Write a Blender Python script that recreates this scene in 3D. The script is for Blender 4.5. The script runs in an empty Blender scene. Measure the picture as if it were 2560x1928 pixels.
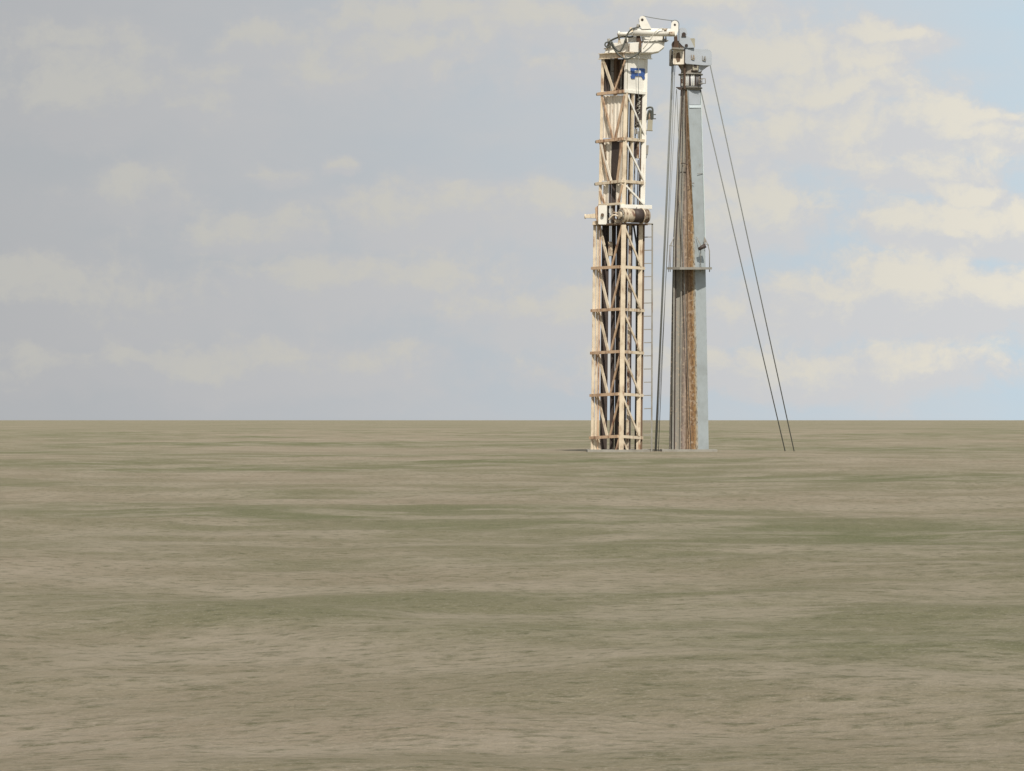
import bpy, bmesh, math, random
from mathutils import Vector
random.seed(7)
sc = bpy.context.scene
# ---------------------------------------------------------------- camera
F = 8700.0           # focal length in photograph pixels (2560 wide), from the slopes of the ring beams
HZ = 1050.0          # estimated horizon row; the photograph file holds no picture below row 624
DIST, EYE = 435.0, 4.0
cam = bpy.data.objects.new('Camera', bpy.data.cameras.new('Camera'))
sc.collection.objects.link(cam); sc.camera = cam
cam.location = (0, 0, EYE)
cam.rotation_euler = (math.radians(90) + math.atan((HZ-964)/F), 0, 0)
cam.data.lens = F/2560*36; cam.data.sensor_width = 36; cam.data.clip_start = 1; cam.data.clip_end = 60000
sc.view_settings.view_transform = 'Standard'; sc.view_settings.look = 'None'
sc.view_settings.exposure = 0.0; sc.view_settings.gamma = 1
# ---------------------------------------------------------------- sun
SUN_AZ, SUN_EL = math.radians(172), math.radians(50)      # behind the camera, a little to its right
sun = bpy.data.objects.new('Sun', bpy.data.lights.new('Sun', 'SUN')); sc.collection.objects.link(sun)
sun.data.energy = 4.6; sun.data.angle = math.radians(0.8); sun.data.color = (1, .93, .82)
sd = Vector((math.sin(SUN_AZ)*math.cos(SUN_EL), math.cos(SUN_AZ)*math.cos(SUN_EL), math.sin(SUN_EL)))
sun.rotation_euler = sd.to_track_quat('Z', 'Y').to_euler()

def srgb(r, g, b):
    f = lambda c: (c/255/12.92) if c/255 <= .04045 else ((c/255+.055)/1.055)**2.4
    return (f(r), f(g), f(b), 1)

class NT:
    """tiny helper to write node graphs"""
    def __init__(s, t): s.t = t; s.n = t.nodes; s.l = t.links
    def put(s, sock, v):
        if isinstance(v, bpy.types.NodeSocket): s.l.new(v, sock)
        else: sock.default_value = v
    def math(s, op, a, b=None, c=None, clamp=False):
        n = s.n.new('ShaderNodeMath'); n.operation = op; n.use_clamp = clamp
        for i, v in enumerate((a, b, c)):
            if v is not None: s.put(n.inputs[i], v)
        return n.outputs[0]
    def vmath(s, op, a, b=None, out=0):
        n = s.n.new('ShaderNodeVectorMath'); n.operation = op; s.put(n.inputs[0], a)
        if b is not None: s.put(n.inputs[1], b)
        return n.outputs[out]
    def mix(s, f, a, b, blend='MIX'):
        n = s.n.new('ShaderNodeMix'); n.data_type = 'RGBA'; n.blend_type = blend
        s.put(n.inputs[0], f); s.put(n.inputs[6], a); s.put(n.inputs[7], b); return n.outputs[2]
    def ramp(s, f, a, b, smooth=True):
        n = s.n.new('ShaderNodeMapRange'); n.interpolation_type = 'SMOOTHSTEP' if smooth else 'LINEAR'
        s.put(n.inputs[0], f); n.inputs[1].default_value = a; n.inputs[2].default_value = b; return n.outputs[0]
    def noise(s, vec, scale, detail=4, rough=.5, out=0):
        n = s.n.new('ShaderNodeTexNoise'); s.put(n.inputs['Vector'], vec)
        n.inputs['Scale'].default_value = scale; n.inputs['Detail'].default_value = detail
        n.inputs['Roughness'].default_value = rough; return n.outputs[out]
    def scale(s, vec, v): return s.vmath('MULTIPLY', vec, v)

# ---------------------------------------------------------------- sky
w = bpy.data.worlds.new('World'); sc.world = w; w.use_nodes = True
W = NT(w.node_tree); bg = W.n['Background']
sky = W.n.new('ShaderNodeTexSky'); sky.sky_type = 'NISHITA'; sky.sun_disc = False
sky.sun_elevation = SUN_EL; sky.sun_rotation = SUN_AZ; sky.air_density = 1.0; sky.dust_density = 2.0
tc = W.n.new('ShaderNodeTexCoord').outputs['Generated']
sep = W.n.new('ShaderNodeSeparateXYZ'); W.put(sep.inputs[0], tc)
az = W.math('ARCTAN2', sep.outputs[0], sep.outputs[1])      # bearing, 0 = +Y
el = W.math('ARCSINE', sep.outputs[2])                      # elevation
A = W.math('MULTIPLY', az, 10.0); E_ = W.math('MULTIPLY', el, 10.0)   # tenths of a radian
comb = W.n.new('ShaderNodeCombineXYZ'); W.put(comb.inputs[0], A); W.put(comb.inputs[1], E_)
P2 = comb.outputs[0]
k = 10.0/F            # photograph pixels -> sky units
wn = W.noise(W.scale(P2, (1, 1.25, 1)), 3.2, 7, .56, out=1)
warp = W.scale(W.vmath('SUBTRACT', wn, (.5, .5, .5)), (.34, .24, 0))
PW = W.vmath('ADD', P2, warp)
# cloud banks: centre column, centre row, half width, half height, density
banks = [(150,115,190,55,.8),(190,240,230,110,.9),(345,140,110,40,.7),(470,215,260,70,.6),(655,120,120,62,.9),(790,190,190,55,.6),
 (915,65,150,75,1),(1010,135,260,70,.75),(1160,55,210,55,.8),(1330,60,240,75,.8),(1300,190,260,55,.5),(480,280,160,45,.5),
 (690,425,75,32,.6),(860,405,55,30,.8),(330,490,190,60,.7),(620,580,190,75,.8),(1060,540,240,90,.8),(1340,520,210,80,.8),(1130,470,160,35,.5),
 (1720,15,230,55,.9),(1920,160,175,85,1.15),(2060,240,260,60,.95),(1780,400,170,190,.65),(2170,180,120,70,1.0),(2240,108,95,42,1.1),
 (2020,340,340,85,.75),(2330,330,200,70,.85),(2440,310,150,40,.9),(2470,360,160,45,.85),(2300,440,260,70,.7),(1870,560,230,90,.85),
 (2150,540,120,70,.5),(2300,585,150,50,1.1),(2390,560,130,55,1.1),(2420,500,110,35,.9),(2540,560,90,60,1),
 (60,760,500,110,.8),(900,720,420,80,.8),(1500,800,400,90,.8),(2300,760,420,110,.95),(500,920,600,60,.8),(1900,930,600,60,.8)]
tot = top = None
for cx, cy, rx, ry, s in banks:
    dv = W.scale(W.vmath('SUBTRACT', PW, ((cx-1280)*k, (HZ-cy)*k, 0)), (1/(rx*k), 1/(ry*k), 0))
    m = W.math('MULTIPLY', W.ramp(W.vmath('LENGTH', dv, out=1), 1.95, .15), s)
    sp = W.n.new('ShaderNodeSeparateXYZ'); W.put(sp.inputs[0], dv)
    t = W.math('MULTIPLY', m, W.ramp(sp.outputs[1], -.9, .7))       # billow tops catch the light, bases stay grey
    tot = m if tot is None else W.math('MAXIMUM', tot, m)
    top = t if top is None else W.math('MAXIMUM', top, t)
far = W.ramp(W.noise(W.scale(P2, (.35, .8, 1)), .5, 6, .6), .42, .62)   # cloud over the rest of the sky
rest = W.math('MAXIMUM', W.ramp(W.math('ABSOLUTE', A), 1.55, 2.4), W.ramp(E_, 1.25, 2.0))
tot = W.mix(rest, tot, far); top = W.mix(rest, top, W.math('MULTIPLY', far, .6))
fine = W.math('SUBTRACT', W.noise(W.vmath('ADD', W.scale(P2, (1, 1.1, 1)), W.scale(warp, (.5, .5, 0))), 7.5, 10, .66), .5)
veil = W.math('SUBTRACT', W.noise(W.scale(P2, (.8, 1.7, 1)), 1.7, 6, .55), .5)
dens = W.math('ADD', W.math('ADD', tot, W.math('MULTIPLY', fine, 1.35)), W.math('MULTIPLY', veil, .9))
mask = W.ramp(dens, .06, .62)
lit = W.math('ADD', W.math('MULTIPLY', top, 1.0), W.math('MULTIPLY', fine, 2.1))
side = W.ramp(A, -1.45, 1.5, False)                          # the sky clears and brightens to the right
s2 = W.math('POWER', side, 2.2)
blue = W.mix(s2, W.mix(side, srgb(176,179,182), srgb(195,199,204)), srgb(194,213,225))
lite = W.mix(W.math('POWER', side, 1.8), srgb(196,194,186), srgb(235,228,212))
grey = W.mix(side, srgb(180,181,183), srgb(212,212,213))
glow = W.math('MULTIPLY', W.ramp(lit, .2, .85), W.math('MULTIPLY_ADD', side, .3, .7))
thin = W.math('MULTIPLY', W.ramp(veil, -.16, .12), W.math('MULTIPLY_ADD', s2, -.35, .62))   # thin high sheet
air = W.mix(thin, blue, grey)
veiled = W.mix(W.math('MULTIPLY', mask, .92), air, W.mix(glow, grey, lite))
nsky = W.mix(1.0, sky.outputs[0], (.1, .1, .1, 1), 'MULTIPLY')
W.put(bg.inputs[0], W.mix(.975, nsky, veiled)); bg.inputs[1].default_value = 1.0

# ---------------------------------------------------------------- materials
def mat(name, base, rough=.6, metal=0, rust=0.0, rustcol=(.16,.07,.03,1), dirt=.15, streak=(3,3,.35), bump=.0, spec=.4):
    m = bpy.data.materials.new(name); m.use_nodes = True; N = NT(m.node_tree)
    b = N.n['Principled BSDF']; b.inputs['Roughness'].default_value = rough; b.inputs['Metallic'].default_value = metal
    b.inputs['Specular IOR Level'].default_value = spec
    co = N.n.new('ShaderNodeTexCoord').outputs['Object']
    n1 = N.noise(N.scale(co, streak), 1.0, 6, .65); n2 = N.noise(co, .55, 5, .6); n3 = N.noise(N.scale(co, (6,6,1.2)), 1.3, 5, .7)
    bc = tuple(base)+((1,) if len(base) == 3 else ())
    dk = (bc[0]*.5, bc[1]*.46, bc[2]*.4, 1)
    c = N.mix(N.math('MULTIPLY', N.ramp(n2, .35, .75), dirt*2), bc, dk)
    c = N.mix(N.math('MULTIPLY', N.ramp(n3, .5, .8), dirt*1.6), c, dk)
    if rust > 0:
        f = N.ramp(N.math('ADD', n1, N.math('MULTIPLY_ADD', n2, .5, -.25)), .72-rust*.45, .9-rust*.4)
        c = N.mix(f, c, rustcol)
    N.put(b.inputs['Base Color'], c)
    if bump:
        bn = N.n.new('ShaderNodeBump'); bn.inputs['Strength'].default_value = bump; bn.inputs['Distance'].default_value = .05
        N.put(bn.inputs['Height'], n3); N.put(b.inputs['Normal'], bn.outputs[0])
    return m
M_WHITE = mat('white_paint', (.76,.74,.68), .45, rust=.2, rustcol=(.3,.17,.09,1), dirt=.10)
M_CREAM = mat('cream_paint', (.66,.57,.44), .5, rust=.42, rustcol=(.24,.13,.075,1), dirt=.3)
M_TAN   = mat('stained_shaded_tan', (.56,.40,.27), .6, rust=.5, rustcol=(.17,.08,.05,1), dirt=.25)  # rust stains, plus the left face's warm light and shade put into the tan
M_CLAD  = mat('stained_cladding', (.78,.72,.62), .55, rust=.34, rustcol=(.33,.22,.14,1), dirt=.12, streak=(3.5,3.5,.25))
M_DARK  = mat('greasy_steel_and_gap_dark', (.055,.04,.035), .6, dirt=.2, rust=.25, rustcol=(.10,.05,.03,1))  # grease and rust; also the colour for shade in gaps and holes
M_BROWN = mat('rusty_brown_steel', (.15,.10,.065), .75, rust=.4, rustcol=(.07,.035,.02,1), dirt=.2)
M_COLF  = mat('blue_grey_mast_paint', (.33,.37,.39), .45, dirt=.16, rust=.10, rustcol=(.2,.16,.12,1))
M_EDGE  = mat('pale_edge', (.5,.58,.6), .45, dirt=.08)
M_BLUEG = mat('pale_blue_grey_paint', (.385,.42,.465), .4, dirt=.12, rust=.05, rustcol=(.2,.16,.12,1))
M_GREYP = mat('grey_dirty_paint', (.27,.26,.235), .6, rust=.3, dirt=.3)
M_RCREAM= mat('rusty_cream_paint', (.50,.43,.33), .6, rust=.62, rustcol=(.13,.06,.035,1), dirt=.4, streak=(2.4,2.4,1.6))
M_ROPE  = mat('wire_rope_steel', (.165,.175,.17), .6, metal=.1, dirt=.1)
M_HOSE  = mat('rubber_hose', (.075,.08,.07), .55, dirt=.1)
M_LOGO  = mat('blue_enamel', (.045,.10,.30), .4, dirt=.08)
M_PALE  = mat('pale_bare_steel', (.52,.5,.44), .4, metal=.2, dirt=.2)
M_BAND  = mat('pale_blue_band_paint', (.54,.61,.65), .45, dirt=.08)
M_ARM   = mat('dark_rusted_steel', (.075,.045,.03), .8, rust=.3, rustcol=(.12,.06,.03,1), dirt=.2)
M_NECK  = mat('rust_run_neck_paint', (.30,.27,.235), .6, rust=.55, rustcol=(.15,.085,.045,1), dirt=.3, streak=(2.5,2.5,.6))
M_FOOT  = mat('weathered_concrete', (.30,.29,.26), .9, dirt=.3)
M_KHAKI = mat('khaki_paint', (.33,.31,.24), .6, rust=.1)
def column_mat():
    m = bpy.data.materials.new('rust_streaked_column_paint'); m.use_nodes = True; N = NT(m.node_tree)
    b = N.n['Principled BSDF']; b.inputs['Roughness'].default_value = .6
    uv = N.n.new('ShaderNodeUVMap'); uv.uv_map = 'UV'
    s = N.n.new('ShaderNodeSeparateXYZ'); N.put(s.inputs[0], uv.outputs[0])
    co = N.n.new('ShaderNodeTexCoord').outputs['Object']
    wob = N.math('MULTIPLY_ADD', N.noise(N.scale(co, (2,2,.5)), 1.2, 5, .6), .16, -.08)
    u = N.math('ADD', s.outputs[0], wob)
    r = N.n.new('ShaderNodeValToRGB'); N.put(r.inputs[0], u)
    stops = [(0,(.10,.095,.08)),(.10,(.12,.11,.09)),(.16,(.32,.31,.28)),(.30,(.28,.26,.22)),(.42,(.16,.13,.11)),(.50,(.33,.26,.22)),(.60,(.27,.195,.13)),
             (.68,(.34,.23,.14)),(.78,(.19,.105,.045)),(.88,(.34,.215,.10)),(.94,(.34,.32,.26)),(1,(.42,.43,.40))]
    e = r.color_ramp.elements
    e[0].position = 0; e[0].color = stops[0][1]+(1,); e[1].position = 1; e[1].color = stops[-1][1]+(1,)
    for p, c in stops[1:-1]:
        x = e.new(p); x.color = c+(1,)
    n = N.noise(N.scale(co, (4,4,1.3)), 1.5, 7, .75)
    c = N.mix(N.math('MULTIPLY', N.math('MULTIPLY', N.ramp(n, .47, .6), N.ramp(s.outputs[0], .35, .7)), .85), r.outputs[0], (.095,.055,.03,1))
    c = N.mix(N.math('MULTIPLY', N.ramp(N.noise(co, 2.7, 4, .6), .52, .66), .6), c, (.45,.36,.27,1))
    N.put(b.inputs['Base Color'], c); return m
M_COL = column_mat()

# ---------------------------------------------------------------- mesh helpers
def P(px, py, d=0.0):
    """a point d metres behind the mast plane, from its measured column and row"""
    q = (DIST+d)/DIST*DIST/F
    return Vector(((px-1280)*q, DIST+d, EYE+(HZ-py)*q))
def cx(y): return 1562.5-.02*(y-140)       # near corner of the leaning derrick
def FL(px, y, off=0): return P(px, y, abs(cx(y)-px)*.05+off)    # on its left face
def FR(px, y, off=0): return P(px, y, abs(px-cx(y))*.05+off)    # on its right face
NL, NR, NC = Vector((-.707,-.707,0)), Vector((.707,-.707,0)), Vector((0,-1,0))
class MB:
    def __init__(s): s.bm = bmesh.new(); s.uv = None
    def hexa(s, c):
        v = [s.bm.verts.new(p) for p in c]
        for f in ((0,3,2,1),(4,5,6,7),(0,1,5,4),(1,2,6,5),(2,3,7,6),(3,0,4,7)): s.bm.faces.new([v[i] for i in f])
        return s
    def bar(s, p, q, w, t, n=NC, w2=None):
        """box from p to q, w wide across normal n, t thick along n"""
        d = (q-p).normalized(); n = (n-d*n.dot(d)).normalized(); a = d.cross(n)
        w2 = w if w2 is None else w2; c = []
        for o, ww in ((p, w), (q, w2)):
            for i, j in ((-1,-1),(1,-1),(1,1),(-1,1)): c.append(o+a*(i*ww/2)+n*(j*t/2))
        return s.hexa(c)
    def ibeam(s, p, q, h, t, n=NC):
        """open channel: web with two flanges"""
        d = (q-p).normalized(); n = (n-d*n.dot(d)).normalized(); a = d.cross(n)
        s.bar(p, q, h-.08, .06, n)
        for k_ in (-1, 1): s.bar(p+a*k_*h/2+n*t*.4, q+a*k_*h/2+n*t*.4, .08, t, n)
        return s
    def tube(s, pts, r, seg=10, caps=True, r2=None):
        pts = [Vector(p) for p in pts]; rings = []; up = None
        for i, p in enumerate(pts):
            d = (pts[min(i+1, len(pts)-1)]-pts[max(i-1, 0)]).normalized()
            if up is None: up = Vector((0,0,1)) if abs(d.z) < .9 else Vector((0,1,0))
            a = d.cross(up).normalized(); b = a.cross(d).normalized(); up = b
            rr = r if r2 is None else r+(r2-r)*i/(len(pts)-1)
            rings.append([s.bm.verts.new(p+(a*math.cos(2*math.pi*j/seg)+b*math.sin(2*math.pi*j/seg))*rr) for j in range(seg)])
        for R0, R1 in zip(rings, rings[1:]):
            for j in range(seg):
                f = s.bm.faces.new((R0[j], R0[(j+1)%seg], R1[(j+1)%seg], R1[j])); f.smooth = True
        if caps: s.bm.faces.new(rings[0][::-1]); s.bm.faces.new(rings[-1])
        return s
    def prism(s, pts, n, t):
        """outline pts (list of Vectors) pushed back by t against n"""
        f = [s.bm.verts.new(p) for p in pts]; b = [s.bm.verts.new(p-n.normalized()*t) for p in pts]
        s.bm.faces.new(f); s.bm.faces.new(b[::-1]); m = len(pts)
        for i in range(m): s.bm.faces.new((f[i], b[i], b[(i+1)%m], f[(i+1)%m]))
        return s
    def build(s, name, m, parent=None, bevel=0):
        bmesh.ops.recalc_face_normals(s.bm, faces=s.bm.faces)
        if bevel:
            bmesh.ops.bevel(s.bm, geom=[e for e in s.bm.edges if not all(f.smooth for f in e.link_faces)], offset=bevel, segments=2, affect='EDGES', clamp_overlap=True)
        root = parent
        while root is not None and root.parent is not None: root = root.parent
        off = Vector(root.location) if root is not None else Vector((0,0,0))
        for v in s.bm.verts: v.co -= off
        me = bpy.data.meshes.new(name); s.bm.to_mesh(me); s.bm.free(); me.materials.append(m)
        o = bpy.data.objects.new(name, me); sc.collection.objects.link(o); o.parent = parent
        return o
def thing(name, label, cat, loc, group=None):
    o = bpy.data.objects.new(name, None); sc.collection.objects.link(o); o.location = loc
    o['label'] = label; o['category'] = cat
    if group: o['group'] = group
    return o
def catenary(a, b, sag, n=14, side=Vector((0,0,0))):
    return [a.lerp(b, i/n)+Vector((0,0,-sag*4*(i/n)*(1-i/n)))+side*4*(i/n)*(1-i/n) for i in range(n+1)]
def curve(pts, n=6):
    """smooth path through points"""
    out = []; q = [pts[0]]+list(pts)+[pts[-1]]
    for i in range(1, len(q)-2):
        for j in range(n):
            t = j/n; a, b, c, d = q[i-1], q[i], q[i+1], q[i+2]
            out.append(.5*((2*b)+(c-a)*t+(2*a-5*b+4*c-d)*t*t+(3*b-a-3*c+d)*t**3))
    out.append(pts[-1]); return out
GY = HZ+EYE/.05                              # ground row at the mast plane

# ================================================================ ground (nothing of it survives in the photograph)
def ground_mat():
    m = bpy.data.materials.new('dry_ground'); m.use_nodes = True; N = NT(m.node_tree); b = N.n['Principled BSDF']
    b.inputs['Roughness'].default_value = .95; b.inputs['Specular IOR Level'].default_value = .1
    co = N.n.new('ShaderNodeTexCoord').outputs['Object']
    a = N.ramp(N.noise(co, .012, 8, .62), .38, .62); g = N.ramp(N.noise(co, .11, 8, .68), .42, .62); f = N.noise(co, 2.2, 6, .7)
    c = N.mix(a, (.25,.21,.155,1), (.13,.135,.07,1)); c = N.mix(N.math('MULTIPLY', g, .65), c, (.31,.27,.21,1))
    c = N.mix(N.ramp(f, .45, .75), c, (.10,.10,.055,1)); c = N.mix(N.math('MULTIPLY', N.ramp(N.noise(co, 11, 5, .75), .52, .7), .7), c, (.36,.32,.26,1))
    N.put(b.inputs['Base Color'], c)
    bn = N.n.new('ShaderNodeBump'); bn.inputs['Strength'].default_value = .8; bn.inputs['Distance'].default_value = .25
    N.put(bn.inputs['Height'], N.math('ADD', N.math('ADD', f, N.noise(co, .35, 6, .6)), N.math('MULTIPLY', N.noise(co, 14, 4, .7), .35))); N.put(b.inputs['Normal'], bn.outputs[0]); return m
from mathutils import noise as mn
bm = bmesh.new(); rows = [-300, 0, 20]; y = 30
while y < 1500: rows.append(y); y *= 1.018
rows += [1500, 2200, 4000, 9000, 40000]
V = []
for y in rows:
    wdt = max(60, y*.35) if y < 1500 else 20000; cols = [-20000]+[wdt*(i/60-1) for i in range(121)]+[20000]
    if y >= 1500: cols = [-20000]+[700*(i/60-1)*y/1500 for i in range(121)]+[20001]
    row = []
    for x in cols:
        f = 0 if (y > 1500 or y < 30) else min(1, abs(y-437)/60)*min(1, (1500-y)/300)
        z = f*(.55*mn.fractal(Vector((x*.02, y*.02, 3)), 1, 2, 5)+.16*mn.fractal(Vector((x*.13, y*.13, 1)), 1, 2, 4))
        row.append(bm.verts.new((x, y, z-.02*0)))
    V.append(row)
for a_, b_ in zip(V, V[1:]):
    for i in range(len(a_)-1): bm.faces.new((a_[i], a_[i+1], b_[i+1], b_[i])).smooth = True
me = bpy.data.meshes.new('ground'); bm.to_mesh(me); me.materials.append(ground_mat())
g = bpy.data.objects.new('ground', me); sc.collection.objects.link(g); g['kind'] = 'structure'

# ================================================================ derrick
base = P(cx(GY), GY, 3.0); base.z = 0
T = thing('derrick_tower', 'off-white rust-streaked lattice derrick tower with a blue letter R on its top panel', 'derrick', base)
rings = [137, 229, 348, 454]
# corner posts: near, left, right, back; upper leg then the wider lower leg
def post(f, pxo, y0, y1, w, m, back=None, nm='corner_post', n=NC):
    b = MB(); b.bar(f(y0), f(y1), w, w, n); return b.build(nm, m, T, .02)
post(lambda y: P(cx(y)+4, y, .25), 0, 229, 512, .5, M_CREAM)
post(lambda y: P(cx(y)-55, y, 2.9), 0, 145, 512, .38, M_CREAM)
post(lambda y: P(cx(y)+51.5, y, 2.75), 0, 145, 512, .58, M_WHITE)
post(lambda y: P(cx(y)+8, y, 5.7), 0, 145, 512, .4, M_CREAM)
# inner post on the right face
b = MB(); b.bar(P(cx(229)+22, 229, 1.25), P(cx(512)+22, 512, 1.25), .32, .3, NR); b.build('guide_post', M_CREAM, T, .015)
b = MB(); b.bar(P(cx(145)-22, 145, 2.7), P(cx(560)-22, 560, 2.7), .42, .3, NL); b.build('guide_post', M_BROWN, T, .015)
# ring beams, right round the mast
for y, dl, m in ((229, 3.5, M_TAN), (348, 3.2, M_TAN), (454, 3, M_CREAM)):
    b = MB(); c = cx(y); h = .38
    b.bar(P(c-66, y+6, 3.2), P(c, y-1.5, -.12), h, .34, NL)
    b.build('ring_beam', m, T, .02)
    b = MB(); b.bar(P(c+.5, y-1.5, -.12), P(c+56, y+4, 2.8), h, .3, NR)
    b.bar(P(c+56, y+3.5, 3), P(c+4, y+3, 5.9), h, .3, Vector((.7,.7,0))); b.bar(P(c-60, y+4, 3.2), P(c+3, y+3, 5.9), h, .3, Vector((-.7,.7,0)))
    b.build('ring_beam', M_CREAM if y > 300 else M_WHITE, T, .02)
    b = MB(); b.tube([P(c-69, y+6.5, 3.3), P(c-58, y+5.3, 3.0)], .19, 8); b.build('beam_end', M_GREYP, T)
# top ring: open channels
b = MB(); b.ibeam(P(1499, 141, 3.2), P(cx(137)-.5, 137, -.12), .66, .3, NL); b.build('top_beam', M_CREAM, T)
b = MB(); b.ibeam(P(cx(137)+.5, 137, -.12), P(1628, 141, 3.1), .6, .3, NR); b.build('top_beam', M_WHITE, T)
b = MB(); b.prism([P(1499,133,3.2), P(1563,129,-.1), P(1628,133,3.1), P(1568,134,6.2)], Vector((0,0,1)), .1); b.build('top_deck', M_CREAM, T)
# logo panel on the upper right face
b = MB(); c = cx(185)
b.prism([FR(1566,143,.04), FR(1619,147,.04), FR(1617,229,.04), FR(1564.5,226,.04)], NR, .35); b.build('top_panel', M_WHITE, T, .03)
b = MB(); b.bar(FR(1569.5,150,-.01), FR(1568,223,-.01), .05, .06, NR); b.build('panel_seam', M_KHAKI, T)
def q1(X, Y, off): return FR(1440+X*.1718, 20+Y*.1718, off)
R_ = [(800,868),(990,876),(1012,890),(1020,912),(1019,958),(1006,975),(988,983),(1012,998),(1019,1036),(975,1034),(968,1003),(950,990),(862,988),(860,1026),(808,1024),(800,985),(812,975),(812,925),(800,918)]
# the letter is one ring of blue with a pale plate in its counter
b = MB(); b.prism([q1(x,y,-.10) for x, y in R_], NR, .12); logo = b.build('logo', M_LOGO, T)
b = MB(); b.prism([q1(x,y,-.135) for x, y in ((858,905),(945,908),(945,944),(858,941))], NR, .03); pl = b.build('name_plate', M_WHITE, logo)
for x in (868, 889, 909, 927):
    b = MB(); b.prism([q1(x,y_,-.150) if k_==0 else q1(x+10,y_,-.150) for k_, y_ in ((0,920),(1,921),(1,931),(0,930))], NR, .012); b.build('worn_letter', M_GREYP, logo)
# cladding behind the left face: corrugated sheets
def sheet(x0, x1, y0, y1, dep, m, nm='cladding_panel', fx=None):
    b = MB(); n = max(3, int(abs(x1-x0)/2.2)); ys = (y0, y1); top = []; bot = []
    for i in range(n+1):
        t = i/n; z = .10*(1 if (i//2) % 2 else 0)
        for L, y in ((top, y0), (bot, y1)):
            xx = x0+(x1-x0)*t-.02*(y-345)
            if fx: xx += fx(t, y)
            L.append(FL(xx, y, dep+z))
    for i in range(n):
        b.hexa([top[i], top[i+1], top[i+1]+Vector((.03,.05,0)), top[i]+Vector((.03,.05,0)), bot[i], bot[i+1], bot[i+1]+Vector((.03,.05,0)), bot[i]+Vector((.03,.05,0))])
    return b.build(nm, m, T)
sheet(1508, 1559, 238, 345, .45, M_CLAD)
sheet(1507, 1531, 352, 452, .45, M_CLAD); sheet(1544, 1559, 352, 452, .45, M_CLAD)
sheet(1511, 1524, 460, 512, .45, M_CLAD); sheet(1543, 1555, 460, 512, .45, M_CLAD)
sheet(1527, 1530, 460, 512, .6, M_CLAD)
# dark sheets standing in for shade: bay three's middle gap, the top bay's interior
b = MB(); b.prism([FL(1530,353,.40), FL(1557,353,.40), FL(1552,385,.40), FL(1544,425,.40), FL(1544,453,.40), FL(1528,453,.40), FL(1528,400,.40)], NL, .08); b.build('dark_gap_sheet', M_DARK, T)
b = MB(); b.prism([P(1510,147,3.4), P(1564,147,3.4), P(1564,228,3.4), P(1510,228,3.4)], NC, .1); b.build('interior_dark_sheet', M_DARK, T)
for x, wd, m in ((1517,.35,M_DARK),(1531,.42,M_GREYP),(1546,.5,M_BROWN),(1554,.22,M_GREYP)):
    b = MB(); b.bar(P(x,147,2.9), P(x-1.5,228,2.9), wd, .3); b.tube([P(x-3,176,2.7), P(x+4,178,2.7)], .08, 6); b.build('rail_and_gap_bar', m, T)
for x0, x1, wdt in ((1536,1535,.62),(1526,1525,.28)):
    b = MB(); b.bar(P(x0,458,2.2), P(x1,512,2.2), wdt, .4); b.build('rail_and_gap_bar', M_DARK, T)  # dark bars put shade into the gaps between bay four's panels
# braces on the left face
for (x0,y0,x1,y1,wd,m) in ((1508,149,1534,226,.36,M_CREAM),(1563,150,1537,224,.22,M_TAN),(1505,239,1532,346,.27,M_TAN),(1561,238,1538,345,.30,M_TAN),
        (1502,356,1528,452,.30,M_CLAD),(1500,356,1521,452,.22,M_TAN),(1508,356,1524,452,.14,M_BROWN),(1551,354,1546,420,.16,M_BROWN),(1555,356,1543,452,.30,M_TAN),(1499,478,1512,512,.32,M_TAN),(1556,462,1545,512,.26,M_TAN)):
    b = MB(); b.bar(FL(x0,y0,-.1), FL(x1,y1,-.1), wd, .12, NL); b.build('brace', m, T)
# diagonals on the right face
for (x0,y0,x1,y1) in ((1567,233,1614,342),(1564,353,1609,449),(1560,459,1609,510)):
    b = MB(); b.bar(FR(x0,y0,-.12), FR(x1,y1,-.12), .24, .14, NR); b.build('brace', M_WHITE, T)
# machinery seen through the right face
def vert(x, y0, y1, wd, dep, m, nm, tk=.3):
    b = MB(); b.bar(P(x-.02*(y0-345), y0, dep), P(x-.02*(y1-345), y1, dep), wd, tk); return b.build(nm, m, T)
vert(1575, 233, 512, .24, 2.4, M_DARK, 'rail_and_gap_bar');  # dark bar in the gap beside the near post, in place of shade
vert(1595.5, 233, 318, .98, 2.9, M_DARK, 'travelling_carriage', .8)
vert(1591, 352, 395, .55, 2.5, M_DARK, 'travelling_carriage', .6)
vert(1604, 318, 512, .28, 2.9, M_BROWN, 'rail_and_gap_bar'); vert(1600.5, 300, 352, .3, 2.2, M_KHAKI, 'rail_cover'); vert(1596, 352, 396, .32, 2.1, M_RCREAM, 'rail_cover')
vert(1588, 318, 512, .12, 2.6, M_DARK, 'drive_chain'); vert(1597, 400, 512, .12, 3.3, M_DARK, 'hose')
vert(1602, 395, 512, .22, 3.6, M_DARK, 'rail_and_gap_bar')
# coiled hose loops and blocks on the carriage
for (x, y0, y1) in ((1597,240,268),(1596,255,285),(1592,300,320)):
    b = MB(); pts = []
    for i in range(40):
        t = i/39; pts.append(P(x+3.5*math.sin(t*16), y0+(y1-y0)*t, 2.2+.15*math.cos(t*16)))
    b.tube(pts, .05, 6); b.build('coiled_hose', M_PALE, T)
b = MB(); b.bar(P(1590,322,2.3), P(1590,335,2.3), .4, .3); b.bar(P(1597,328,2.3), P(1597,345,2.3), .25, .3); b.build('guide_shoe', M_GREYP, T, .03)
b = MB(); b.bar(P(1588.6,330,2.5), P(1585,512,2.5), .08, .06)
for i in range(52): b.bar(P(1588.6-.02*i*3.5, 330+i*3.5, 2.45), P(1588.6-.02*i*3.5, 331.7+i*3.5, 2.45), .18, .14)
b.build('chain_links', M_GREYP, T)
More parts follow.
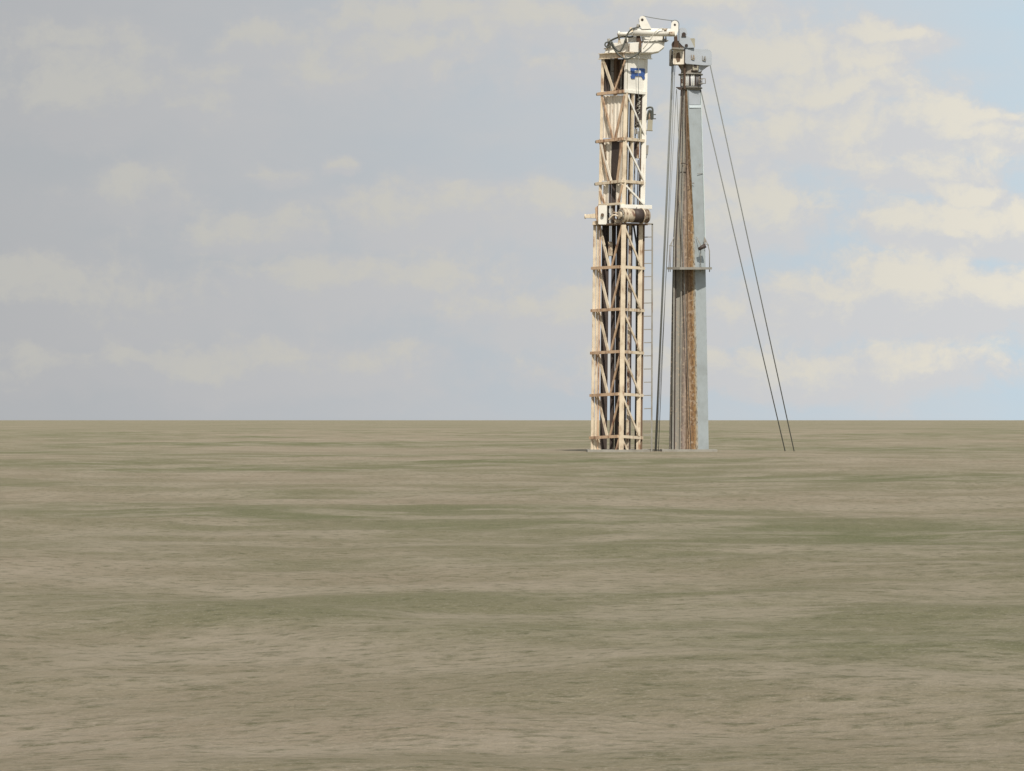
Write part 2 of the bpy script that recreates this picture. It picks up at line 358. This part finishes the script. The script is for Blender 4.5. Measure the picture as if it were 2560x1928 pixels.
# pulley unit hung off the right side
b = MB(); b.tube(curve([P(1617,271,2.4), P(1624,268,2.2), P(1631,270,2.1), P(1632,282,2.1), P(1632,298,2.1)]), .12, 8); b.tube(curve([P(1619,300,2.3), P(1620,286,2.2), P(1624,276,2.2), P(1628,280,2.2), P(1629,299,2.2)]), .13, 8)
hw = b.build('hose_loop', M_HOSE, T)
b = MB(); b.bar(P(1624.5,275,2.4), P(1624.5,298,2.4), .42, .3); b.build('valve_block', M_RCREAM, T, .05)
b = MB(); b.bar(P(1626,299,2.3), P(1624.5,326,2.3), .62, .5); b.bar(P(1616,325,2.3), P(1632,326,2.3), .14, .55); b.build('control_box', M_KHAKI, T, .03)
for y in (286, 296.5):
    b = MB(); b.tube([P(1630,y,2.1), P(1640,y,2.1)], .07, 6); b.build('pipe_stub', M_HOSE, T)
b = MB(); b.bar(P(1619,363,2.8), P(1617,386,2.8), .3, .35); b.tube([P(1618,386,2.8), P(1615,396,2.8)], .05, 6); b.build('junction_box', M_GREYP, T, .02)
# ---------------- winch level
b = MB(); b.bar(P(1551,516,-.25), P(1629,518,2.2), .50, .3, NR); b.tube([P(1592,512,.7), P(1592,522,.7)], .05, 6); b.build('winch_beam', M_WHITE, T, .03)
b = MB(); b.bar(FL(1497,513,-.2), FL(1553,509,-.2), .3, .3, NL); b.build('winch_beam', M_CREAM, T, .03)
b = MB(); n = Vector((-.25,-1,0))
def rnd(x0,y0,x1,y1,r,d,k_=4, fn=None):
    pts = []
    for (ccx, ccy, a0) in ((x1-r,y0+r,-90),(x1-r,y1-r,0),(x0+r,y1-r,90),(x0+r,y0+r,180)):
        for i in range(k_+1):
            a = math.radians(a0+90*i/k_); X, Y = ccx+r*math.cos(a), ccy+r*math.sin(a); pts.append(fn(X,Y) if fn else P(X,Y,d))
    return pts
b.prism(rnd(1496,513,1517,561,3,0,fn=lambda X,Y: P(X+(Y-537)*-.01,Y,1.4+(X-1496)*-.008)), n, .3); bx = b.build('pulley_plate', M_WHITE, T)
b = MB(); b.tube([P(1506,537,1.3), P(1506,537,1.0)], .2, 14); b.build('hole_disc', M_BROWN, bx)  # brown disc in place of the plate's open hole
b = MB(); b.prism([P(1488,519,2.0), P(1495,514,1.9), P(1496,561,1.9), P(1490,545,2.0)], NC, .9); b.build('side_plate', M_TAN, T, .02)  # tan carries the shade of the box's left side
b = MB(); b.bar(P(1463.5,541,2.6), P(1490,540,2.4), .42, .4, NC, w2=.62); b.tube([P(1463,535,2.5),P(1463,547,2.5)], .1, 8); b.build('tapered_arm', M_CREAM, T, .03)
b = MB(); b.prism([P(1482,554,2.6),P(1496,550,2.4),P(1497,562,2.4),P(1481,562,2.6)], NC, .5); b.build('arm_bracket', M_CREAM, T)
# drum, axis along the right face, with flanges and a dark rope-wound middle
a0, a1 = P(1553,538,-1.0), P(1616,540,.9)
def drum(t0, t1, r, m, nm, par, seg=24):
    b = MB(); b.tube([a0.lerp(a1,t0), a0.lerp(a1,t1)], r, seg); return b.build(nm, m, par)
wd = drum(0,.98,.86,M_RCREAM,'winch',T)
drum(.02,.05,.95,M_CREAM,'flange',wd); drum(.14,.18,.95,M_CREAM,'flange',wd); drum(.42,.78,.90,M_DARK,'rope_winding',wd); drum(.78,.82,.98,M_CREAM,'flange',wd); drum(.985,1.02,.90,M_RCREAM,'flange',wd)
drum(-.10,.02,.45,M_RCREAM,'gearbox',wd)
b = MB(); ax = (a1-a0).normalized(); sx = ax.cross(Vector((0,0,1)))
b.tube([a0+ax*-.05+Vector((0,0,1))*math.sin(t/20*6.2832)*.62+sx*math.cos(t/20*6.2832)*.62 for t in range(21)], .06, 6)
b.build('bolt_ring', M_GREYP, wd)
b = MB(); b.tube(curve([P(1522,550,-.6), P(1533,538,-.8), P(1545,540,-1.0), P(1556,540,-1.2)]), .11, 8); b.build('hydraulic_arm', M_CREAM, T)
b = MB(); b.tube([P(1534,531,-.7), P(1552,533,-1.0)], .09, 8); b.build('hydraulic_arm', M_CREAM, T)
b = MB(); b.tube([P(1540,534,-.8), P(1556,536,-1.1)], .07, 8); b.build('hydraulic_arm', M_CREAM, T)
b = MB(); b.prism([P(1538,545,-.2),P(1543,549,-.2),P(1552,549,-.2),P(1553,560,-.2),P(1536,560,-.2)], NC, .3); b.build('arm_bracket', M_CREAM, T)
# deck under the winch
b = MB(); b.prism([P(1483,560,3.3), P(1552,557,-1.0), P(1620,559,2.2), P(1556,561,6.4)], Vector((0,0,1)), .22); b.build('winch_deck', M_BROWN, T)
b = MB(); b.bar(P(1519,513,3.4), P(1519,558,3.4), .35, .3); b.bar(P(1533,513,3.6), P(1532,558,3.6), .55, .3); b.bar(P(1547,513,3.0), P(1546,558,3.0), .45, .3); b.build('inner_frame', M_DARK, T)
# white wire falls through the left bay
for x in (1523.5, 1527, 1530):
    b = MB(); b.tube([P(x,514,2.4), P(x-.5,606,2.4)], .045, 6); b.build('wire_fall', M_PALE, T)
b = MB(); b.bar(P(1526,606,2.4), P(1526,640,2.4), .55, .5); b.tube([P(1520,606,2.3),P(1532,606,2.3)], .1, 8); b.build('rope_socket', M_RCREAM, T, .04)
# ---------------- lower, wider leg (only its top is in the picture; it runs on to the ground the same way)
def lpost(x, d, wdt, m, slope=.012):
    b = MB(); b.bar(P(x,562,d), P(x-slope*(GY-562),GY+ .5,d), wdt, .45); return b.build('lower_post', m, T, .02)
for x, d, wdt, m in ((1487,3.3,.36,M_CREAM),(1495,3.1,.30,M_CREAM),(1501,2.8,.22,M_TAN),(1559.5,-.9,.58,M_CREAM),(1575,.9,.32,M_RCREAM),(1602,2.0,.52,M_CREAM),(1609,2.5,.32,M_BROWN),(1553,6.2,.4,M_BROWN)):
    lpost(x, d, wdt, m)
for x, d, wdt in ((1511,3.6,.55),(1519,3.9,.4),(1535,3.9,.55),(1546,3.4,.42),(1567,2.6,.3),(1580,2.8,.2),(1597,3.2,.5)):
    b = MB(); b.bar(P(x,562,d), P(x-6,GY+.5,d), wdt, .35); b.build('inner_rail', M_DARK, T)
b = MB(); b.tube([P(1584,562,3.0), P(1592,612,3.0), P(1590,GY,3.0)], .12, 6); b.build('hose', M_HOSE, T)
ys = [562, 668, 774, 880, 986, 1092]
for i, y in enumerate(ys):
    y2 = y+106 if i < 5 else GY; s = -.012*(y-562); s2 = -.012*(y2-562)
    fr = min(1, (y2-y)/106)
    for (xa, da, xb, db, n, wdt, m) in ((1499,3.0,1524,1.2,NL,.34,M_CREAM),(1555,-1.0,1531,.9,NL,.24,M_TAN),(1560,-.95,1604,1.6,NR,.26,M_CREAM)):
        b = MB(); b.bar(P(xa+s,y+2,da), P(xa+(xb-xa)*fr+s2,y2-2,da+(db-da)*fr), wdt, .14, n); b.build('brace', m, T)
    if i:
        b = MB(); b.bar(P(1481+s,y+3,3.3), P(1552+s,y-1,-1.0), .36, .3, NL); b.build('ring_beam', M_TAN, T)
        b = MB(); b.bar(P(1552.5+s,y-1,-1.0), P(1612+s,y+3,2.3), .36, .3, NR); b.build('ring_beam', M_CREAM, T)
# ladder frame standing off the right side
b = MB(); b.bar(P(1631,560,2.4), P(1629,GY,2.4), .2, .16); b.bar(P(1612,559.5,2.4), P(1633,560.5,2.4), .2, .16)
lad = b.build('ladder', M_GREYP, T)
for y in range(593, int(GY)-30, 33):
    b = MB(); b.bar(P(1610,y,2.4), P(1630.5,y-.5,2.4), .12, .12); b.build('rung', M_GREYP, lad)
# ---------------- crown: white box girder, tube jib, lugs, hoses
b = MB(); b.prism([P(1608,104,.2),P(1662,104,1.0),P(1661,117,1.0),P(1647,128,.8),P(1632,131,.6),P(1602,131,.1)], NC, 1.9); b.build('crown_box', M_WHITE, T, .04)
b = MB(); b.bar(P(1604,103.5,1.05), P(1665,103,1.9), .14, 2.1); b.build('crown_flange', M_WHITE, T)
b = MB(); b.prism([P(1571,107,.3),P(1601.5,104,.1),P(1601.5,131,.1),P(1571,129,.3)], NC, 1.7); b.build('crown_box', M_WHITE, T, .04)
b = MB(); b.bar(P(1573,108,0), P(1573,127,0), .12, .25); b.build('stiffener', M_BROWN, T)
b = MB(); b.bar(P(1601,103,-.2), P(1601,130,-.2), .32, .3); b.build('stiffener', M_BROWN, T)
b = MB(); b.prism([P(1511,132,2.6),P(1519,112,2.6),P(1529,107,2.4),P(1545,106,2.0),P(1548,97,1.9),P(1571,95,1.4),P(1571,131,1.4)], NC, 1.6); b.build('crown_side_box', M_WHITE, T, .04)
b = MB(); b.prism([P(1560,90,1.8),P(1592,90,1.2),P(1592,104,1.2),P(1568,104,1.6)], NC, .5); b.prism([P(1603,90,1.5),P(1657,90,1.7),P(1657,103,1.7),P(1606,103,1.5)], NC, .5); b.build('web_plate', M_WHITE, T)
b = MB(); b.prism([P(1592,88,.3),P(1601,88,.3),P(1604,103,.3),P(1592,103,.3)], NC, .8); b.build('saddle', M_ARM, T)
b = MB(); b.bar(P(1659,90,.8), P(1659,105,.8), .18, .4); b.bar(P(1665,91,.8), P(1665,104,.8), .14, .4); b.bar(P(1656,103,.8), P(1667,103,.8), .12, .4); b.bar(P(1656,98,.8), P(1667,97,.8), .14, .3); b.build('saddle', M_GREYP, T)
b = MB(); b.tube([P(1583,79.5,.3), P(1692,81,.3)], .49, 24); jib = b.build('jib_tube', M_WHITE, T)
b = MB(); b.tube([P(1548,84.5,.3), P(1588,83,.3)], .24, 16); b.tube([P(1545,82,.3),P(1549,83,.3)], .3, 12); b.build('jib_extension', M_WHITE, T)
b = MB(); b.prism([P(1574,68,.3),P(1581,68,.3),P(1592,74,.3),P(1586,84,.3),P(1576,82,.3)], NC, .5); b.build('jib_knuckle', M_CREAM, T, .03)
def arc(cxx, cyy, r, a_, b_, d, n=10): return [P(cxx+r*math.cos(math.radians(a_+(b_-a_)*i/n)), cyy+r*math.sin(math.radians(a_+(b_-a_)*i/n)), d) for i in range(n+1)]
for dd in (-.25, .75):
    b = MB(); b.prism([P(1605,72,dd),P(1599,60,dd)]+arc(1607,47.5,8.5,-190,-20,dd)+[P(1629,71,dd)], NC, .16); lg = b.build('jib_lug', M_WHITE, T)
    if dd < 0:
        b = MB(); b.tube([P(1606,48.5,dd-.05), P(1606,48.5,dd+.02)], .17, 12); b.build('hole_disc', M_DARK, lg)  # dark disc puts the shade of the lug's hole in as colour
b = MB(); b.prism([P(1597,46,.2),P(1599,50,.2),P(1605,60,.2),P(1598,54,.2)], NC, .4); b.tube([P(1593,66,.2),P(1606,62,.2)], .16, 8); b.tube([P(1596,60,.2),P(1594,71,.2)], .18, 8); b.build('sheave_bracket', M_GREYP, T)
for dd in (-.3, .7):
    b = MB(); b.prism([P(1676,88,dd),P(1679,58,dd)]+arc(1687.5,59.5,8.5,-175,0,dd)+[P(1696,76,dd),P(1691,88,dd)], NC, .18); lg = b.build('jib_lug', M_WHITE if dd < 0 else M_CREAM, T)
    if dd < 0:
        b = MB(); b.tube([P(1687.5,61,dd-.05), P(1687.5,61,dd+.02)], .14, 12); b.build('hole_disc', M_DARK, lg)  # dark disc in place of the shaded hole in this lug
b = MB(); b.tube(arc(1687.5,60,10.5,-150,10,.2,14)+[P(1697,80,.2),P(1698.5,120,.2)], .05, 6); b.tube(catenary(P(1608,39,.2), P(1681,50.5,.2), .06), .05, 6); b.build('wire_rope', M_ROPE, T)
b = MB(); b.tube([P(1674,85,-.3),P(1687,83,-.3)], .3, 10); b.tube([P(1660,74,-.2),P(1667,74,-.2)], .12, 8); b.tube([P(1655,72,-.1),P(1669,71,-.1)], .06, 6); b.build('jib_fitting', M_RCREAM, T)
# slewing bracket plates on the left end and hoses
b = MB(); b.prism([P(1543,83,.6),P(1548,82,.6),P(1551,100,.6),P(1554,110,.6),P(1549,104,.6),P(1545,110,.6),P(1546,96,.6)], NC, .15); b.build('jib_stay', M_RCREAM, T)
b = MB(); b.prism([P(1515,118,2.2),P(1522,101,2.2),P(1526,101,2.2),P(1528,118,2.2)], NC, .3); b.tube([P(1522,96,2.1),P(1524,112,2.1)], .2, 8); b.build('hose_bracket', M_GREYP, T)
b = MB(); b.prism([P(1561,107,-.1),P(1564,92,-.1),P(1567,92,-.1),P(1568,107,-.1)], NC, .25); b.build('hose_clamp', M_DARK, T)
for pts, r in (([P(1530,104,.4),P(1537,118,-.1),P(1548,128,-.3),P(1557,118,-.3),P(1564,98,-.3),P(1570,83,-.3),P(1580,72,-.3),P(1594,68,-.2)], .10),
               ([P(1525,103,.8),P(1533,118,.2),P(1546,135,-.5),P(1565,147,-.8),P(1580,142,-.8),P(1598,130,-.6),P(1602,118,-.5)], .11),
               ([P(1522,106,1.8),P(1529,100,1.5),P(1542,94,1.2),P(1558,91,.9),P(1575,92,.8),P(1584,90,.8)], .12),
               ([P(1524,104,1.8),P(1515,106,1.8),P(1513,113,1.8),P(1520,118,1.8),P(1525,112,1.8)], .09),
               ([P(1659,70,-.4),P(1648,72,-.45),P(1638,80,-.5),P(1628,96,-.4),P(1616,112,-.3),P(1608,122,-.2)], .055)):
    b = MB(); b.tube(curve(pts), r, 8); b.build('hose', M_HOSE if r > .06 else M_PALE, T)
b = MB(); b.tube([P(1596.5,131,-.5), P(1596.5,232,.3), P(1599,350,.6)], .035, 6); b.build('wire_rope', M_ROPE, T)
b = MB(); b.tube([P(1510,121,2.4),P(1519,122,2.4)], .09, 6); b.bar(P(1563,131,-.4),P(1583,131,.2),.14,.5,NR); b.build('grab_bar', M_RCREAM, T)
b = MB(); b.prism([P(1606,134,2.0),P(1627,137,3.0),P(1626,144,3.0),P(1616,145,2.6),P(1607,144,2.1)], NR, .3); b.build('bracket', M_WHITE, T)

# ================================================================ mast crane
K = 5.0                                     # metres behind the derrick's near corner
def C(x, y, d=0): return P(x, y, K+d)
kb = C(1722, GY, 1.5); kb.z = 0
G = thing('mast_crane', 'pale blue-grey tapering crane mast with a rust-brown left face and boxy sheave head', 'crane', kb)
def seg(L0, M0, R0, y0, L1, M1, R1, y1, nm, mleft, mright, depth=2.6):
    bm = bmesh.new(); uvl = bm.loops.layers.uv.new('UV')
    q = []
    for L, Mx, Rx, y in ((L0,M0,R0,y0),(L1,M1,R1,y1)):
        q.append([C(L,y,1.1), C(Mx,y,0), C(Rx,y,.9), C(Rx-4,y,depth), C(L+4,y,depth+.2)])
    V = [[bm.verts.new(p-kb) for p in r] for r in q]
    for i in range(5):
        j = (i+1) % 5
        f = bm.faces.new((V[0][i], V[1][i], V[1][j], V[0][j])); f.material_index = 0 if i in (0, 4) else 1
        for lp, u, v in zip(f.loops, (0,0,1,1), (1,0,0,1)): lp[uvl].uv = (u, v)
    bm.faces.new(V[0]); bm.faces.new(V[1][::-1]); bmesh.ops.recalc_face_normals(bm, faces=bm.faces)
    me = bpy.data.meshes.new(nm); bm.to_mesh(me); bm.free(); me.materials.append(mleft); me.materials.append(mright)
    o = bpy.data.objects.new(nm, me); sc.collection.objects.link(o); o.parent = G; return o
seg(1702,1719,1752,222, 1683,1737,1763,600, 'column', M_COL, M_COLF)
seg(1683,1737,1763,600, 1672,1746,1772,GY+1, 'column_foot', M_COL, M_COLF)
b = MB(); b.bar(C(1752.5,224,.85), C(1763.5,600,.85), .09, .1); b.build('corner_strip', M_EDGE, G)  # thin strip makes the column's right edge paler
b = MB(); b.prism([C(1722,226,-.03), C(1751,226,.8), C(1751,261,.8), C(1723,261,-.03)], Vector((.5,-.8,0)), .03); b.build('upper_face_panel', M_BLUEG, G)  # thin panel sets the face above the band apart in tone
b = MB(); b.prism([C(1723,262,-.02), C(1754,262,.85), C(1754,269,.85), C(1724,269,-.02)], Vector((.5,-.8,0)), .04); b.build('paint_band', M_BAND, G)
# welded seams and rope guides on the stained face
for (x0,y0,x1,y1,wdt,m) in ((1706,225,1690,612,.16,M_DARK),(1711,225,1704,612,.12,M_GREYP),(1715,225,1720,612,.10,M_BROWN),(1703,240,1686,612,.18,M_GREYP)):
    b = MB(); b.bar(C(x0,y0,.3), C(x1,y1,.3), wdt, .18); b.bar(C(x1,y1,.3), C(x1-4,GY,.3), wdt, .18); b.build('rope_guide', m, G)
b = MB(); b.tube(catenary(C(1703,408,0), C(1719,412,-.2), -.08, 8), .06, 6); b.build('hose_clip', M_DARK, G)
b = MB(); b.tube([C(1722,457,-.3), C(1736,458,-.2)], .04, 6); b.build('step_bar', M_BROWN, G)
b = MB(); b.tube([C(1744,434,.3), C(1757,434,.8)], .035, 6); b.build('step_bar', M_GREYP, G)
# collar with slotted drum and two rims
b = MB(); b.tube([C(1727,187,1.2), C(1727,219,1.2)], 1.32, 40); dr = b.build('collar', M_BLUEG, G)
for i in range(14):
    a = math.radians(-70+i*10.5); b = MB(); o = Vector((math.sin(a),-math.cos(a),0))*1.34
    c0 = C(1727,189,1.2)+o; c1 = C(1727,216,1.2)+o; b.bar(c0, c1, .09 if i % 3 else .2, .09, o.normalized()); b.build('slat_and_slot_strip', M_DARK if i % 3 == 0 or i > 9 else M_WHITE, dr)  # dark strips stand in for the shaded slots between white slats
b = MB(); b.tube([C(1727,185,1.2), C(1727,187.5,1.2)], 1.55, 40); b.build('collar_rim', M_GREYP, G)
b = MB(); b.tube([C(1727,219,1.2), C(1727,221,1.2)], 1.5, 40); b.tube([C(1727,221,1.2), C(1727,226,1.2)], 1.42, 40, r2=1.2); b.build('collar_rim', M_GREYP, G)
b = MB(); b.prism([C(1690,217,0),C(1706,217,0),C(1706,224,0),C(1698,223,0)], NC, .5); b.build('rope_lip', M_DARK, G)
b = MB(); b.tube([C(1752,196,.2), C(1764,196,.2), C(1764,208,.2), C(1755,208,.2)], .07, 6); b.tube([C(1755,201,.2), C(1755,212,.2)], .06, 6); b.tube([C(1748,190,-.1), C(1748,216,-.1)], .06, 6); b.tube([C(1746,199,-.15), C(1757,199,0)], .05, 6); b.tube([C(1746,208,-.15), C(1757,208,0)], .05, 6); b.build('guard_rail', M_GREYP, G)
b = MB(); b.bar(C(1712,160,-.35), C(1712,222,-.35), .24, .15); b.bar(C(1705,196,-.1), C(1705,208,-.1), .18, .12); b.build('rope_channel', M_ARM, G)
# funnel neck
b = MB(); rr = []
for (x0, x1, y) in ((1692,1776,158),(1698,1768,167),(1703,1756,176),(1702,1752,186)):
    rr.append([b.bm.verts.new(C(x0+(x1-x0)*t, y, d)) for t, d in ((0,.8),(.3,-.1),(.55,-.25),(.8,0),(1,.9),(.9,2.6),(.1,2.6))])
for a_, c_ in zip(rr, rr[1:]):
    for i in range(7): b.bm.faces.new((a_[i], a_[(i+1)%7], c_[(i+1)%7], c_[i]))
b.bm.faces.new(rr[0]); b.bm.faces.new(rr[-1]); b.build('neck', M_NECK, G)
b = MB(); b.prism([C(1757,160,-.15),C(1775,160,.3),C(1752,178,.1),C(1747,180,-.1),C(1748,160,-.2)], NC, .2); b.build('gusset', M_BLUEG, G)
b = MB(); b.prism([C(1730,158,-.4),C(1747,158,-.4),C(1746,175,-.4),C(1733,175,-.4)], NC, .3); hb = b.build('hatch_box', M_KHAKI, G)
b = MB(); b.prism([C(1736,160,-.45),C(1743,160,-.45),C(1743,168,-.45),C(1736,168,-.45)], NC, .04); b.build('hatch', M_DARK, hb)
b = MB(); b.tube([C(1729,177,-.2),C(1742,176,-.3)], .16, 10); b.build('hinge', M_DARK, G)
# head: two big sheave cheeks
b = MB(); b.prism([C(1714,120,-.9)]+[C(x,y,-.9+.012*(x-1714)) for x, y in ((1756,122),(1770,122.5),(1776,125),(1780,131),(1780,160),(1776,163.5),(1758,163),(1716,159),(1713,156))], Vector((.15,-1,0)), 1.9)
ch = b.build('head_block', M_BLUEG, G, .03)
b = MB(); b.prism([C(1675,123,-.1),C(1682,121,-.4),C(1682,163,-.4),C(1674.5,161,-.1)], NC, 1.6); b.build('side_cheek', M_GREYP, G, .03)
b = MB(); b.prism(rnd(1683,123,1711,160,3,0,fn=lambda X,Y: C(X,Y,-.6)), NC, 1.6); sp = b.build('rusty_panel', M_CLAD, G)
b = MB(); b.prism([C(1692,132,-.64),C(1699,130,-.64),C(1702,142,-.64),C(1700,153,-.64),C(1693,155,-.64),C(1690,144,-.64)], NC, .03); b.build('rust_patch', M_BROWN, sp)
b = MB(); b.bar(C(1680,137,-.5), C(1680,147,-.5), .16, .1); b.build('slot_shade_strip', M_DARK, G)  # solid dark strip imitating the shade in a slot
b = MB(); b.bar(C(1711.6,122,-.3), C(1711.6,162,-.3), .12, 1.0); b.build('recess_shade_strip', M_DARK, G)  # dark strip puts the shade between panel and head block in as colour
# small bracket fittings with bolts on the big cheek
for X, Y in ((1729,136),(1757,139)):
    b = MB(); z = -.96+.012*(X-1714)
    b.bar(C(X,Y,z), C(X,Y+12,z), .07, .08); b.bar(C(X,Y+11,z), C(X+8,Y+11.5,z), .1, .08); b.bar(C(X+6,Y+1,z), C(X+6,Y+5,z), .16, .1); b.bar(C(X+3,Y+7,z), C(X+9,Y+8,z), .1, .1); b.build('bolted_fitting', M_GREYP if X > 1740 else M_RCREAM, G)
# leaning upper bracket and dark discs for the shade of its holes
b = MB(); b.prism([C(x,y,-1.0) for x, y in ((1700,70),(1703,68),(1713,69),(1717,73),(1719,83),(1716,89),(1724,92),(1731,106),(1737,119),(1714,119.5),(1705,113),(1698,105))], NC, 1.1); ub = b.build('upper_bracket', M_BLUEG, G, .03)
for X, Y, r in ((1710,85,.26),(1716.5,113,.2)):
    b = MB(); b.tube([C(X,Y,-1.12), C(X,Y,-.95)], r, 14); b.build('hole_disc', M_DARK, ub)
b = MB(); b.bar(C(1704,90,-1.08), C(1716,90,-1.08), .1, .12); b.build('pin_keeper', M_DARK, ub)
b = MB(); b.prism(rnd(1724,95,1738,119,3,0,fn=lambda X,Y: C(X,Y,.4)), NC, .9); b.build('back_box', M_KHAKI, G)
b = MB(); b.prism([C(x,y,-1.2) for x, y in ((1686,88),(1694,86),(1695,104),(1703,113),(1711,120),(1683,121),(1686,108))], NC, .8); b.build('rusty_arm', M_ARM, G, .03)
b = MB(); b.bar(C(1680,121,-.9), C(1709,122,-.9), .22, 1.2); b.prism([C(1681,110,-.4),C(1688,108,-.4),C(1688,121,-.4),C(1680,121,-.4)], NC, .8); b.build('sheave_guard', M_GREYP, G)
b = MB(); b.tube([C(1691,112,-.6),C(1691,112,.6)], .6, 24); b.build('sheave', M_DARK, G)
# ropes
def rope(pts, r, nm='hoist_rope'):
    b = MB(); b.tube(pts, r, 8); return b.build(nm, M_ROPE, G)
def ext(x0,y0,x1,y1,d0,d1,ye=GY-2):
    t = (ye-y0)/(y1-y0); return [C(x0,y0,d0), C(x0+(x1-x0)*t, ye, d0+(d1-d0)*t)]
rope(ext(1681,160,1661,608,-.2,-.4), .08); rope(ext(1684,160,1663.5,608,.2,.1), .06)
rope(ext(1688,160,1668.5,608,.5,.4), .04); rope(ext(1691.5,222,1670,608,.6,.5), .028); rope(ext(1692,222,1707,608,-.3,-.5), .04)
rope(ext(1752,224,1841,606,.8,.8), .068); rope(ext(1776,163,1872,606,-.2,-.2), .068)
# rail and lamp of a platform that starts just above the cut
b = MB(); ring = [(1668,-.6),(1700,-2.0),(1752,-2.0),(1780,-.4),(1778,3.6),(1672,3.6)]
b.prism([C(x,668,d) for x, d in ring], Vector((0,0,1)), .3); b.build('service_platform', M_GREYP, G)
b = MB(); b.tube([C(1686,592,0), C(1675,614,-.4), C(1672,680,-.4)], .05, 6); b.tube([C(1684,594,0), C(1678,615,-.4), C(1676,680,-.4)], .04, 6); b.tube([C(1673,614,-.4), C(1686,615,-.2)], .06, 6); b.build('guard_rail', M_GREYP, G)
b = MB(); b.tube([C(1741,592,-.1), C(1752,612,-.5), C(1752,680,-.5)], .05, 6); b.tube([C(1761,592,.6), C(1770,612,.3), C(1774,628,.3), C(1774,680,.3)], .06, 6); b.tube([C(1763,610,.2), C(1772,612,.2)], .05, 6); b.prism([C(1759,602,.4),C(1762,591,.6),C(1765,602,.4),C(1764,612,.4),C(1760,612,.4)], NC, .1); b.build('guard_rail', M_GREYP, G)
b = MB(); b.tube([C(1747,623,-.9), C(1763,614,-.7)], .2, 12, r2=.3); b.build('floodlight', M_DARK, G)

# plain footings: everything under the cut of the photograph is assumed
b = MB(); b.prism([Vector((x,y,.28)) for x,y in ((9.4,433),(17.2,433),(17.2,442.5),(9.4,442.5))], Vector((0,0,1)), .5); b.build('footing', M_FOOT, T, .03)
b = MB(); b.prism([Vector((x,y,.28)) for x,y in ((18.9,438.6),(25.9,438.6),(25.9,445),(18.9,445))], Vector((0,0,1)), .5); b.build('footing', M_FOOT, G, .03)
